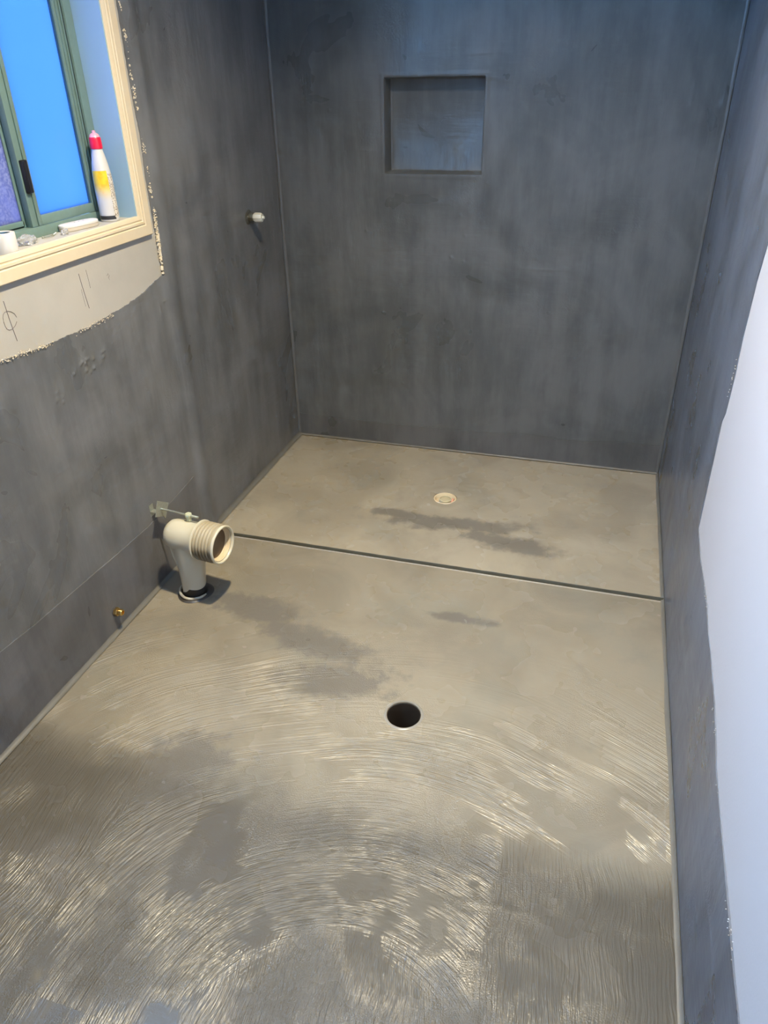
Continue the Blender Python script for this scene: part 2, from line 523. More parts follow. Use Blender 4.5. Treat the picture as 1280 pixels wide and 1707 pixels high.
# water stop angle that parts the shower from the room: coated, just proud of both floors
bm = bmesh.new()
prof = [(-.0075, -.02), (-.0075, -.0015), (-.0030, -.003), (-.0022, .0095), (-.0005, .0115), (.0018, .0105), (.0040, .001), (.0065, -.001), (.0065, -.02)]
N = 120
rows = []
for i in range(N + 1):
    x = .004 + (W - .008) * i / N
    w = nz(x, 0, 6, 9) * .0012; t = nz(x, 0, 25, 10) * .0010
    rows.append([bm.verts.new((x, STOP_Y + a + w, b + (t if b > 0 else 0))) for a, b in prof])
for A, B in zip(rows, rows[1:]):
    for k in range(len(prof) - 1):
        bm.faces.new((A[k], B[k], B[k + 1], A[k + 1]))
bm.faces.new(rows[0]); bm.faces.new(rows[-1][::-1])
link('water_stop_angle', bm, M_STOP, fl, smooth=50)
# a thin pale bead runs along the front of it
bm = bmesh.new()
tube(bm, [(.006 + (W - .012) * i / 80, STOP_Y - .0085 + nz(i * .02, 0, 6, 9) * .0012, -.0004 + nz(i * .02, 3, 20, 4) * .0008) for i in range(81)], .0030, 8)
link('coat_bead', bm, simple('pale_bead', (.33, .30, .25), .35), fl, smooth=60)

# ------------------------------------------------------------------ WALLS
T = .12
# back wall with its recessed niche
NX0, NX1, NZ0, NZ1, ND = .438, .804, 1.123, 1.435, .075
def h_back(x, z):
    h = nz(x, z, 3.0, 21) * .0016 + nz(x, z, 10, 22) * .0007
    e = max(0, max(NX0 - x, x - NX1), max(NZ0 - z, z - NZ1))
    h += .0018 * math.exp(-((e - .006) / .006) ** 2)           # corner bead round the niche
    return h + bump_at(x, z, feat_back)
rb = random.Random(11)
feat_back = [(rb.uniform(.1, 1.5), rb.uniform(.2, 1.6), .006, .006, rb.uniform(.0008, .0018)) for _ in range(16)] + \
            [(.70, .83, .006, .006, .003), (1.48, 1.37, .008, .05, .0016), (.42, .60, .006, .006, .002), (1.06, .80, .08, .006, .0012),
             (.37, 1.20, .03, .004, .0012), (.78, 1.50, .03, .006, .0012)]
bw = empty('wall_back')
tag(bw, 'dark grey waterproofed back wall of the shower with a square recess', 'wall', kind='structure')
niche_rect = []
def rect_loop(x0, x1, z0, z1, n, r=.004):
    out = []
    for (cx, cz, a0) in ((x1 - r, z1 - r, 0), (x0 + r, z1 - r, PI / 2), (x0 + r, z0 + r, PI), (x1 - r, z0 + r, 3 * PI / 2)):
        for k in range(4):
            t = a0 + PI / 2 * k / 3
            out.append((cx + r * math.cos(t), cz + r * math.sin(t)))
    # refine the long sides
    fin = []
    for a, b in zip(out, out[1:] + out[:1]):
        m = 26 if math.dist(a, b) > .05 else 1
        for k in range(m):
            fin.append((a[0] + (b[0] - a[0]) * k / m, a[1] + (b[1] - a[1]) * k / m))
    return fin
nloop = rect_loop(NX0, NX1, NZ0, NZ1, 30)
coat('membrane_coat', [(0, 0), (W, 0), (W, H), (0, H)], .022, lambda u, v, h: (u, -h, v), h_back, M_BACK, bw, holes=[nloop],
     dense=[(f[0] - f[2] * 2, f[1] - f[3] * 2, f[0] + f[2] * 2, f[1] + f[3] * 2, .0035) for f in feat_back if f[2] * f[3] < .0006] +
           [(NX0 - .03, NZ0 - .03, NX1 + .03, NZ0 - .001, .005), (NX0 - .03, NZ1 + .001, NX1 + .03, NZ1 + .03, .005),
            (NX0 - .03, NZ0, NX0 - .001, NZ1, .005), (NX1 + .001, NZ0, NX1 + .03, NZ1, .005)], skirt=.004)
# niche box: rounded lip, four cheeks, back
bm = bmesh.new()
rings = []
for (inset, y) in ((-.0005, -.001), (.0006, .0015), (.0020, .004), (.0024, ND - .007), (.0045, ND - .002), (.0095, ND)):
    lp = rect_loop(NX0 + inset, NX1 - inset, NZ0 + inset, NZ1 - inset, 30, .004)
    rings.append([bm.verts.new((x + nz(x, y * 9, 30, 3) * .0008, y, z + nz(z, y * 9, 30, 4) * .0008)) for x, z in lp])
L0 = min(len(r) for r in rings)
for A, B in zip(rings, rings[1:]):
    na, nb = len(A), len(B)
    if na == nb:
        for i in range(na): bm.faces.new((A[i], A[(i + 1) % na], B[(i + 1) % nb], B[i]))
    else:
        bmesh.ops.bridge_loops(bm, edges=[bm.edges.new((R[i], R[(i + 1) % len(R)])) for R in (A, B) for i in range(len(R)) if bm.edges.get((R[i], R[(i + 1) % len(R)])) is None] )
bm.faces.new(rings[-1])
link('niche', bm, M_BACK, bw, smooth=50)
# solid wall behind
bm = bmesh.new()
box(bm, (-T, ND + .004, 0), (W + T, ND + T, H))
for a, b in (((-T, .004, 0), (NX0 - .012, ND + .004, H)), ((NX1 + .012, .004, 0), (W + T, ND + .004, H)),
             ((NX0 - .012, .004, 0), (NX1 + .012, ND + .004, NZ0 - .012)), ((NX0 - .012, .004, NZ1 + .012), (NX1 + .012, ND + .004, H))):
    box(bm, a, b)
link('wall_board', bm, M_CREAM, bw, smooth=0)

# window rectangle, in y (towards the camera is negative) and z
WY0, WY1, WZ0, WZ1 = -.997, -1.555, 1.112, 2.02
CW = .057                                   # casing width

# left wall: cream board, with the membrane brushed over most of it
wl = empty('wall_left')
tag(wl, 'left wall, dark membrane below and beside the cream board round the window', 'wall', kind='structure')
bm = bmesh.new()
box(bm, (-T, -1.78, 0), (0, WY1, H)); box(bm, (-T, WY0, 0), (0, .0, H))
box(bm, (-T, -2.70, 0), (0, -1.78, 1.42)); box(bm, (-T, -2.70, 2.20), (0, -1.78, H)); box(bm, (-T, -DEPTH, 0), (0, -2.70, H))
box(bm, (-T, WY1, 0), (0, WY0, WZ0)); box(bm, (-T, WY1, WZ1), (0, WY0, H))
link('wall_board', bm, M_CREAM, wl, smooth=0)

edge_v = jag([(-.918, 2.39), (-.915, 1.62), (-.918, 1.50), (-.910, 1.32), (-.917, 1.20), (-.916, 1.06), (-.916, .99), (-.912, .934)], .004, .0022, 1)
edge_h = jag([(-.912, .934), (-.965, .924), (-1.02, .912), (-1.117, .899), (-1.205, .893), (-1.30, .889), (-1.41, .891), (-1.50, .894), (-1.617, .904), (-1.75, .91), (-2.2, .90)], .004, .0030, 2) \
         + jag([(-2.2, .90), (-3.49, .91)], .03, .004, 3)
out_l = [(0, 0), (0, H), (-.918, H)] + edge_v[:-1] + edge_h + [(-DEPTH, .91), (-DEPTH, 0)]
rl = random.Random(5)
feat_left = [(-1.33 + rl.uniform(-.05, .05) + k * .004, .795 + rl.uniform(-.02, .02), .006, .005, rl.uniform(.002, .004)) for k in range(-6, 9)] + \
            [(-1.46 + rl.uniform(-.02, .02), .76 + rl.uniform(-.02, .02), .007, .006, .002) for k in range(4)] + \
            [(-.93, .86, .012, .004, .0025), (-.955, .835, .005, .02, .0022), (-.93, .80, .012, .004, .002)] + \
            [(rl.uniform(-1.8, -1.0), rl.uniform(.06, .22), .016, .004, rl.uniform(.001, .0022)) for _ in range(18)]
def h_left(y, z):
    h = .0022 + nz(y, z, 3.0, 31) * .0018 + nz(y, z, 10, 32) * .0008
    # the sheet joint: a soft upright ridge with a hollow beside it, down from the corner of the window
    c = -.868 + .02 * nz(0, z, 3, 40)
    h += .0110 * math.exp(-((y - c) / .035) ** 2) - .0050 * math.exp(-((y - c + .055) / .018) ** 2) * max(0, min(1, (1.0 - z) * 4))
    h += .0012 * math.exp(-((y + .62) / .05) ** 2)
    return max(.0008, h + bump_at(y, z, feat_left))
coat('membrane_coat', out_l, .022, lambda u, v, h: (h, u, v), h_left, M_SIDE, wl,
     dense=[(f[0] - f[2] * 2, f[1] - f[3] * 2, f[0] + f[2] * 2, f[1] + f[3] * 2, .0035) for f in feat_left] + [(-.985, .02, -.80, .92, .010)], skirt=0)

# right wall
wr = empty('wall_right')
tag(wr, 'right wall, bare white above the dark painted-up membrane', 'wall', kind='structure')
bm = bmesh.new(); box(bm, (W, -DEPTH, 0), (W + T, 0, H)); link('wall_board', bm, M_WHITE, wr, smooth=0)
e1 = jag([(-1.21, 2.39), (-1.20, 1.3), (-1.193, 1.136), (-1.171, 1.058), (-1.166, .94), (-1.178, .86), (-1.170, .758), (-1.150, .730), (-1.160, .596), (-1.174, .447)], .006, .0030, 4, .35)
e2 = jag([(-1.174, .447), (-1.287, .430), (-1.40, .437), (-1.49, .436), (-1.56, .420), (-1.628, .418), (-1.76, .405), (-1.84, .385), (-1.885, .370), (-2.027, .359), (-2.161, .355), (-2.246, .346), (-2.5, .34)], .006, .0032, 5, .45) + jag([(-2.5, .34), (-3.49, .35)], .03, .004, 6)
out_r = [(0, 0), (0, H), (-1.21, H)] + e1[:-1] + e2 + [(-DEPTH, .35), (-DEPTH, 0)]
rr_ = random.Random(8)
feat_right = [(-1.60, .20, .006, .006, .002), (-1.36, .30, .006, .006, .0015), (-1.30, .25, .005, .02, .0015)] + \
             [(rr_.uniform(-2.2, -.8), rr_.uniform(.08, .34), .03, .003, rr_.uniform(.0008, .0016)) for _ in range(10)]
def h_right(y, z):
    h = .0020 + nz(y, z, 3.0, 51) * .0020 + nz(y, z, 9, 52) * .0008
    h += .0015 * math.exp(-((z - .23) / .012) ** 2) if y < -1.1 else 0
    return max(.0008, h + bump_at(y, z, feat_right))
coat('membrane_coat', out_r, .022, lambda u, v, h: (W - h, u, v), h_right, M_RIGHT, wr,
     dense=[(f[0] - f[2] * 2, f[1] - f[3] * 2, f[0] + f[2] * 2, f[1] + f[3] * 2, .0035) for f in feat_right], skirt=0)

# thicker bands of coat turned up from the floor
def band(name, a, b, edge, to3d, thick, mat, parent, seed):
    top = jag(edge, .006, .0016, seed, .4)
    out = [(a, .004), (b, .004)] + [p for p in reversed(top)] if a < b else None
    coat(name, out, .022, to3d, lambda u, v: thick + nz(u, v, 9, seed) * .0006, mat, parent, skirt=0)
band('upturn_band', -2.6, -.93, [(-2.6, .27), (-1.873, .261), (-1.75, .250), (-1.652, .246), (-1.45, .236), (-1.231, .229), (-1.10, .240), (-.93, .255)],
     lambda u, v, h: (h, u, v), .0052, M_UP, wl, 61)
band('upturn_band', .006, W - .006, [(.006, .110), (.101, .105), (.45, .102), (.849, .106), (1.05, .120), (1.2, .112), (1.492, .131), (W - .006, .13)],
     lambda u, v, h: (u, -h, v), .0030, M_UPB, bw, 62)

# far setting: ceiling and the wall behind the camera with the open doorway
bm = bmesh.new(); box(bm, (-T, -DEPTH - T, H), (W + T, ND + T, H + .1))
tag(link('ceiling', bm, M_CEIL, smooth=0), 'plain pale ceiling over the room', 'ceiling', kind='structure')
bm = bmesh.new()
box(bm, (-T, -DEPTH - T, 0), (W + T, -DEPTH, H))
tag(link('wall_front', bm, M_WHITE, smooth=0), 'white wall behind the viewer', 'wall', kind='structure')
# second window added out of view to throw blue light on the right wall
bm = bmesh.new()
for a, b in (((-.09, -2.70, 1.42), (-.03, -2.66, 2.20)), ((-.09, -1.82, 1.42), (-.03, -1.78, 2.20)), ((-.09, -2.66, 1.42), (-.03, -1.82, 1.46)),
             ((-.09, -2.66, 2.16), (-.03, -1.82, 2.20)), ((-.085, -2.26, 1.46), (-.035, -2.22, 2.16))):
    box(bm, a, b, .002)
tag(link('added_side_window', bm, M_ALU, smooth=30), 'sage green frame of an added unseen window in the left wall, letting in blue light beside the viewer', 'window', kind='structure')

# ------------------------------------------------------------------ coved corners
def cove(name, label, A, B, da, db, r, mat, seed, face=0.004):
    """concave fillet between two surfaces; da, db point along them away from the corner"""
    A, B, da, db = map(Vector, (A, B, da, db))
    n = int((B - A).length / .02)
    bm = bmesh.new()
    rows = []
    for i in range(n + 1):
        p = A.lerp(B, i / n)
        rr = r * (1 + .30 * nz(i * .02, seed, 5, seed) + .12 * nz(i * .02, seed, 28, seed))
        row = []
        for k in range(7):
            t = PI / 2 * k / 6
            row.append(bm.verts.new(p + da * rr * (1 - math.sin(t)) + db * rr * (1 - math.cos(t)) + (da + db) * .0035))
        row.append(bm.verts.new(p + db * rr)); row.append(bm.verts.new(p)); row.append(bm.verts.new(p + da * rr))
        rows.append(row)
    m = len(rows[0])
    for R0, R1 in zip(rows, rows[1:]):
        for k in range(m): bm.faces.new((R0[k], R0[(k + 1) % m], R1[(k + 1) % m], R1[k]))
    bm.faces.new(rows[0][::-1]); bm.faces.new(rows[-1])
    return tag(link(name, bm, mat, smooth=50), label, 'trim', kind='structure')
cove('trim_1', 'pale coved bead between left wall and floor', (0, -DEPTH, 0), (0, 0, 0), (1, 0, 0), (0, 0, 1), .015, M_COVE, 1)
cove('trim_2', 'thin coved bead between back wall and shower floor', (0, 0, 0), (W, 0, 0), (0, -1, 0), (0, 0, 1), .007, M_COVE, 2)
cove('trim_3', 'coved bead between right wall and floor', (W, -DEPTH, 0), (W, 0, 0), (-1, 0, 0), (0, 0, 1), .009, M_COVE, 3)
cove('trim_4', 'upright coved bead in the left back corner', (0, 0, 0), (0, 0, H), (1, 0, 0), (0, -1, 0), .010, M_COVEV, 4)
cove('trim_5', 'upright coved bead in the right back corner', (W, 0, 0), (W, 0, H), (-1, 0, 0), (0, -1, 0), .010, M_COVEV, 5)

# ------------------------------------------------------------------ WINDOW
wn = empty('window_1', (0, WY0, WZ0))
tag(wn, 'small sliding window with sage green frame and frosted blue panes', 'window', kind='structure')
# casing: four mitred boards with a beaded inner edge
prof = [(0, 0), (0, .016), (.002, .018), (.028, .018), (.0295, .0150), (.0325, .0150), (.034, .0185), (.040, .0185), (.0415, .0150), (.0445, .0150), (.046, .0170), (.054, .0150), (CW, .0125), (CW, 0)]
oy0, oy1, oz0, oz1 = WY0 + CW, WY1 - CW, WZ0 - CW + .004, WZ1 + CW
def inset_corners(d):
    return [(oy1 + d, oz0 + d), (oy0 - d, oz0 + d), (oy0 - d, oz1 - d), (oy1 + d, oz1 - d)]
for s in range(4):
    bm = bmesh.new()
    A, B = [], []
    for (d, t) in prof:
        c = inset_corners(d); a = c[s]; b = c[(s + 1) % 4]
        t *= .62
        A.append(bm.verts.new((t + .0005, a[0], a[1]))); B.append(bm.verts.new((t + .0005, b[0], b[1])))
    for k in range(len(prof) - 1): bm.faces.new((A[k], B[k], B[k + 1], A[k + 1]))
    bm.faces.new(A); bm.faces.new(B[::-1])
    link('casing_board', bm, M_CASING, wn, smooth=25)
# reveal lining
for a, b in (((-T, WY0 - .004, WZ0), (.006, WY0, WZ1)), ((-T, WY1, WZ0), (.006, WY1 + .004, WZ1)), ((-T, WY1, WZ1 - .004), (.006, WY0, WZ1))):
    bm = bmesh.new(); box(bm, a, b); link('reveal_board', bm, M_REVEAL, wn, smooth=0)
bm = bmesh.new(); box(bm, (-T, WY1, WZ0 - .006), (.010, WY0, WZ0 - .0005)); link('sill_board', bm, simple('sill_paint', (.54, .51, .50), .4), wn, smooth=0)
XF = -.075
# outer aluminium frame: a stepped channel on each side
fy0, fy1, fz0, fz1 = WY0 - .005, WY1 + .005, WZ0, WZ1 - .005
bm = bmesh.new()
for a, b in (((XF - .045, fy0 - .030, fz0), (XF, fy0, fz1)), ((XF - .045, fy1, fz0), (XF, fy1 + .030, fz1)),
             ((XF - .045, fy1 + .03, fz1 - .030), (XF, fy0 - .03, fz1))):
    box(bm, a, b, .0012)
box(bm, (XF - .045, fy1 + .03, fz0), (XF, fy0 - .03, fz0 + .024), .0012)
link('outer_frame', bm, M_ALU, wn, smooth=30)
bm = bmesh.new()
box(bm, (XF - .040, fy0 - .034, fz0 + .024), (XF - .006, fy0 - .030, fz1 - .03))
box(bm, (XF - .036, fy1 + .030, fz0 + .024), (XF - .030, -1.318, fz0 + .036))
link('track_gap_shade', bm, M_ALUD, wn, smooth=0)  # dark strips painted as the shade in the frame gap and bottom slot
# sliding sash on the inner track
sy0, sy1, sz0, sz1 = fy0 - .036, -1.316, fz0 + .025, fz1 - .028
sash = empty('sliding_sash', (0, 0, 0), wn)
sash.location = (XF, sy0 - WY0, sz0 - WZ0)
XS = XF - .004
bm = bmesh.new()
def member(a, b): box(bm, a, b, .0010)
SW = .030
member((XS - .018, sy0 - SW, sz0), (XS, sy0, sz1)); member((XS - .018, sy1, sz0), (XS, sy1 + .036, sz1))
member((XS - .018, sy1 + .036, sz0), (XS, sy0 - SW, sz0 + .022)); member((XS - .018, sy1 + .036, sz1 - .022), (XS, sy0 - SW, sz1))
# raised fins along the stiles
member((XS, sy0 - .010, sz0 + .001), (XS + .004, sy0 - .006, sz1 - .001))
member((XS, sy0 - .022, sz0 + .001), (XS + .003, sy0 - .019, sz1 - .001))
member((XS, sy1 + .019, sz0 + .001), (XS + .004, sy1 + .022, sz1 - .001))
link('sash_frame', bm, M_ALU, sash, smooth=30)
bm = bmesh.new()
g0 = sy1 + .036; g1 = sy0 - SW
for a, b in (((XS - .010, g0, sz0 + .022), (XS - .004, g0 + .004, sz1 - .022)), ((XS - .010, g1 - .004, sz0 + .022), (XS - .004, g1, sz1 - .022))):
    box(bm, a, b)
link('glazing_bead', bm, simple('blue_grey_gasket', (.03, .08, .13), .4), sash, smooth=0)
bm = bmesh.new(); box(bm, (XS - .013, g0, sz0 + .022), (XS - .009, g1, sz1 - .022)); link('pane', bm, M_PANE, sash, smooth=0)
bm = bmesh.new(); box(bm, (XS - .001, sy1 + .004, 1.213), (XS + .009, sy1 + .024, 1.287), .003)
box(bm, (XS + .007, sy1 + .006, 1.216), (XS + .012, sy1 + .012, 1.284), .002)
link('latch', bm, M_LATCH, sash, smooth=30)
# fixed light behind, textured glass
fixed = empty('fixed_light', (0, 0, 0), wn)
fixed.location = (XF - .03, -1.4 - WY0, 0)
XB = XF - .026
bm = bmesh.new()
member((XB - .014, fy1 + .030, fz0 + .028), (XB, -1.318, fz0 + .040)); member((XB - .014, fy1 + .030, fz1 - .045), (XB, -1.318, fz1 - .03))
member((XB - .014, -1.318, fz0 + .024), (XB, -1.285, fz1 - .03))
member((XB - .004, -1.322, fz0 + .028), (XB, -1.318, fz1 - .03))
link('sash_frame', bm, M_ALU, fixed, smooth=30)
bm = bmesh.new(); box(bm, (XB - .010, fy1 + .02, fz0 + .040), (XB - .006, -1.316, fz1 - .04)); link('pane', bm, M_PANE2, fixed, smooth=0)

# crumbs of torn board and filler along the edge of the membrane beside and under the window
bm = bmesh.new()
rc = random.Random(21)
def crumb(p, s):
    mtx = Matrix.Translation(p) @ Matrix.Rotation(rc.uniform(0, PI), 4, (rc.random(), rc.random(), rc.random() + .01)) @ Matrix.Diagonal((s * rc.uniform(.6, 1.3), s * rc.uniform(.6, 1.5), s * rc.uniform(.5, 1.1), 1))
    bmesh.ops.create_icosphere(bm, subdivisions=1, radius=1, matrix=mtx)
def crumbs(y, z, dy, dz, n, s=.0023):
    for _ in range(n): crumb((.0035 + rc.uniform(0, .003), y + rc.gauss(0, dy), z + rc.gauss(0, dz)), s * rc.uniform(.5, 1.4))
for z_ in (1.615, 1.60, 1.555, 1.545, 1.53, 1.485, 1.47, 1.455, 1.43, 1.405, 1.385, 1.29, 1.275, 1.225, 1.18, 1.17):
    crumbs(-.908, z_, .003, .007, 10)
for k in range(26): crumbs(-.906 - k * .0003, 1.12 - k * .0055, .0045, .006, 9, .002)
for k in range(9): crumbs(-1.19 - k * .018, .889, .014, .003, 8, .0013)
for k in range(12): crumbs(-1.46 - k * .015, .893 + k * .001, .010, .003, 9, .0014)
o = link('board_crumbs', bm, M_CRUMB, wl, smooth=0); o['kind'] = 'stuff'
# rolled lip of filler at the lower right of the cream board
bm = bmesh.new()
tube(bm, [(.004, -.906 + .003 * nz(0, k * .01, 40, 1) - .0004 * k, 1.055 - k * .0055) for k in range(22)], [.004 + .002 * abs(nz(0, k * .01, 60, 2)) for k in range(21)] + [.005], 8)
link('filler_lip', bm, M_CRUMB, wl, smooth=50)
# white drips torn up on the right wall edge
bm = bmesh.new()
for (y0, z0, n, dy, dz) in ((-1.166, .84, 26, .004, .022), (-1.46, .437, 26, .03, .004), (-1.80, .392, 14, .02, .006), (-2.17, .352, 24, .03, .006), (-1.93, .366, 10, .01, .004)):
    for _ in range(n):
        if rc.random() < .4: continue
        p = (W - .0035, y0 + rc.gauss(0, dy), z0 + rc.gauss(0, dz))
        crumb(p, .0010 * rc.uniform(.5, 1.5))
o = link('paint_flakes', bm, M_WHITE, wr, smooth=0); o['kind'] = 'stuff'

# pencil marks on the cream board
def mark(pts, r=.0007):
    bm = bmesh.new(); tube(bm, [(.0006, y, z) for y, z in pts], r, 5); return link('pencil_mark', bm, M_PENCIL, wl, smooth=50)
mark([(-1.5590, 1.024), (-1.5575, 1.003), (-1.5560, .980), (-1.5535, .955), (-1.5505, .930)])
mark([(-1.557 + .021 * math.cos(t) + .003 * math.cos(2 * t), .980 + .021 * math.sin(t)) for t in [k * .45 for k in range(14)]], .0005)
mark([(-1.288, 1.023), (-1.285, .995), (-1.281, .965), (-1.276, .932)])
mark([(-1.257, 1.026), (-1.255, 1.003), (-1.254, .979)], .0004)
mark([(-1.291, .985), (-1.290, .965), (-1.288, .940)], .0003)
mark([(-1.176, .993), (-1.170, .997), (-1.166, .991), (-1.171, .986), (-1.168, .980)], .0004)

# ------------------------------------------------------------------ TOILET WASTE ELBOW
ax = Vector((1, -.10, -.02)).normalized()
AX0 = Vector((.125, -1.236, .222))
pcn = tag(empty('toilet_waste_elbow', (PC[0], PC[1], 0)), 'cream plastic toilet waste elbow rising from the floor, ribbed mouth facing right', 'pipe')
bm = bmesh.new()
Mx = frame_matrix(AX0, ax)
R = .050
lathe(bm, [(0, -.052), (.020, -.0505), (.034, -.045), (.044, -.034), (.0485, -.020), (R, -.004), (R, .030), (.0505, .050), (.054, .062), (.056, .068), (.056, .072), (.046, .072)], Mx, 48)
Mz = Matrix.Translation((PC[0], PC[1], 0))
def lean(t, r, h): return r, h
rows = [(.0385, -.05), (.0385, .03), (.0395, .06), (.0425, .10), (.0470, .135), (.0490, .160), (.0490, .222)]
# the upright leans a little so its top sits under the barrel
seg = 48; rings = []
for (r, h) in rows:
    cx = PC[0] + .010 * max(0, min(1, h / .16)) ; cy = PC[1] - .004 * max(0, min(1, h / .16))
    rings.append([bm.verts.new((cx + r * math.cos(2 * PI * i / seg), cy + r * math.sin(2 * PI * i / seg), h)) for i in range(seg)])
for A, B in zip(rings, rings[1:]):
    for i in range(seg): bm.faces.new((A[i], A[(i + 1) % seg], B[(i + 1) % seg], B[i]))
link('elbow', bm, M_PVC, pcn, smooth=40)
# moulded seam webs at the heel of the elbow
bm = bmesh.new()
for (yo, th) in ((0, .004),):
    pts = [(.088, .205), (.080, .180), (.086, .140), (.096, .105), (.101, .06), (.103, .03), (.12, .03), (.12, .2)]
    A = [bm.verts.new((x, PC[1] - .016 + yo, z)) for x, z in pts]; B = [bm.verts.new((x, PC[1] - .016 + yo + th, z)) for x, z in pts]
    for i in range(len(pts)): bm.faces.new((A[i], A[(i + 1) % len(pts)], B[(i + 1) % len(pts)], B[i]))
    bm.faces.new(A[::-1]); bm.faces.new(B)
link('heel_web', bm, M_PVC, pcn, smooth=0)
# ribbed sleeve and mouth
bm = bmesh.new()
lathe(bm, [(.050, .070), (.0625, .070), (.0640, .0715), (.0640, .0745), (.0620, .0760), (.055, .0762)], Mx, 56)
link('collar_flange', bm, M_PVC, pcn, smooth=40)
bm = bmesh.new()
pr = [(.054, .075), (.0585, .076)]
x0 = .0775
for k in range(5):
    pr += [(.0590, x0), (.0615, x0 + .0025), (.0620, x0 + .005), (.0612, x0 + .0075), (.0588, x0 + .0095)]
    x0 += .0112
pr += [(.0600, x0), (.0603, x0 + .008), (.0600, x0 + .012), (.052, x0 + .012)]
XM = x0 + .012
lathe(bm, pr, Mx, 56)
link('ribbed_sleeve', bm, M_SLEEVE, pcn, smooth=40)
bm = bmesh.new()
lathe(bm, [(.0585, XM - .003), (.0612, XM - .001), (.0615, XM + .004), (.0600, XM + .0065), (.0570, XM + .0070), (.0545, XM + .005), (.0535, XM - .002), (.0565, XM - .004)], Mx, 56)
link('mouth_rim', bm, M_PVC, pcn, smooth=50)
bm = bmesh.new()
pr = [(.0548, XM + .001)]
x1 = XM - .002; r1 = .0540
for k in range(3):
    pr += [(r1, x1), (r1 - .0020, x1 - .0015), (r1 - .0006, x1 - .0035)]
    x1 -= .0048; r1 -= .0014
pr += [(r1 - .001, x1), (.0475, x1 - .001), (.0472, x1 - .010)]
lathe(bm, pr, Mx, 56)
link('rubber_seal', bm, M_PVCG, pcn, smooth=40)
bm = bmesh.new()
lathe(bm, [(.0478, XM - .0185), (.0440, XM - .0200), (0, XM - .0205)], Mx, 40)
link('bore', bm, simple('brown_bore', (.13, .085, .045), .5), pcn, smooth=40)
# black coat brushed part way up the foot of the pipe, and the loose ring round it
bm = bmesh.new()
def cuff(t, r, h):
    d = .5 + .5 * math.cos(t - .15)
    return (r, h if h < .004 else .008 + .080 * d ** 1.3 + .003 * math.sin(5 * t))
lathe(bm, [(.0445, .0), (.0412, .003), (.0400, .02), (.0385, .021)], Mz, 48, cuff)
link('coated_foot', bm, M_DARKCOAT, pcn, smooth=40)
bm = bmesh.new()
n = 60
cp = []
for i in range(n + 1):
    t = math.radians(132) + math.radians(215) * i / n
    cp.append((PC[0] + (.049 + .002 * math.sin(3 * t)) * math.cos(t), PC[1] + (.049 + .002 * math.cos(4 * t)) * math.sin(t), .010 + .003 * math.sin(2 * t)))
tube(bm, cp, [.0045 * (.5 + .5 * min(1, min(i, n - i) / 5)) for i in range(n + 1)], 10)
link('foot_ring', bm, simple('scuffed_ring', (.42, .39, .32), .4, var=.5, scale=70), pcn, smooth=60)
bm = bmesh.new()
lathe(bm, [(.0395, .004), (.050, .006), (.056, .003), (.060, -.001)], Mz, 40, lambda t, r, h: (r * (1 + .04 * math.sin(3 * t)), h))
link('foot_fillet', bm, simple('dark_foot_coat', (.05, .046, .042), .35), pcn, smooth=60)
# bracing rod and plate
RODA = Vector((.0465, -1.2046, .2868)); RODB = Vector((.192, -1.232, .293))
sb = tag(empty('pipe_brace', tuple(RODA)), 'galvanised plate on the left wall with a thin rod bracing the waste elbow', 'bracket')
dr = (RODB - RODA).normalized()
RODP = RODA.lerp(RODB, .74)
bm = bmesh.new()
lathe(bm, [(0, .0), (.0085, .0), (.0085, .0100), (.0105, .012), (.0115, .016), (.0115, .0215), (.0095, .0245), (0, .0245)], Matrix.Translation((RODP.x, RODP.y, .2732)), 6)
link('rod_lug', bm, simple('pale_green_plastic', (.52, .54, .38), .35), sb, smooth=20)
bm = bmesh.new()
tube(bm, [RODA, RODA.lerp(RODB, .5), RODB], .0032, 10)
link('rod', bm, M_ZINC, sb, smooth=50)
# thread on the free end
bm = bmesh.new()
qq = frame_matrix(RODA, dr); Lr = (RODB - RODA).length
pr = []
for k in range(14):
    s0 = Lr * .83 + k * Lr * .012
    pr += [(.0032, s0), (.0042, s0 + Lr * .006)]
lathe(bm, pr + [(0, Lr * 1.001)], qq, 10)
link('thread', bm, M_ZINC, sb, smooth=30)
bm = bmesh.new()
# plate outline in the wall plane, slightly crooked, folded lower tab
c0 = Vector((.026, -1.178, .269))
P4 = [(-1.2130, .3200), (-1.1620, .2855), (-1.1900, .2430), (-1.1990, .2560), (-1.2370, .2740)]
A = [bm.verts.new((.0455 + .04 * (y + 1.20), y, z)) for y, z in P4]; B = [bm.verts.new((.0435 + .04 * (y + 1.20), y, z)) for y, z in P4]
for i in range(5): bm.faces.new((A[i], A[(i + 1) % 5], B[(i + 1) % 5], B[i]))
bm.faces.new(A); bm.faces.new(B[::-1])
link('plate', bm, M_ZINC, sb, smooth=0)
bm = bmesh.new(); box(bm, (0.001, -1.205, .266), (.044, -1.185, .2685)); box(bm, (0.001, -1.205, .25), (.004, -1.185, .29))
link('wall_tab', bm, M_ZINC, sb, smooth=0)

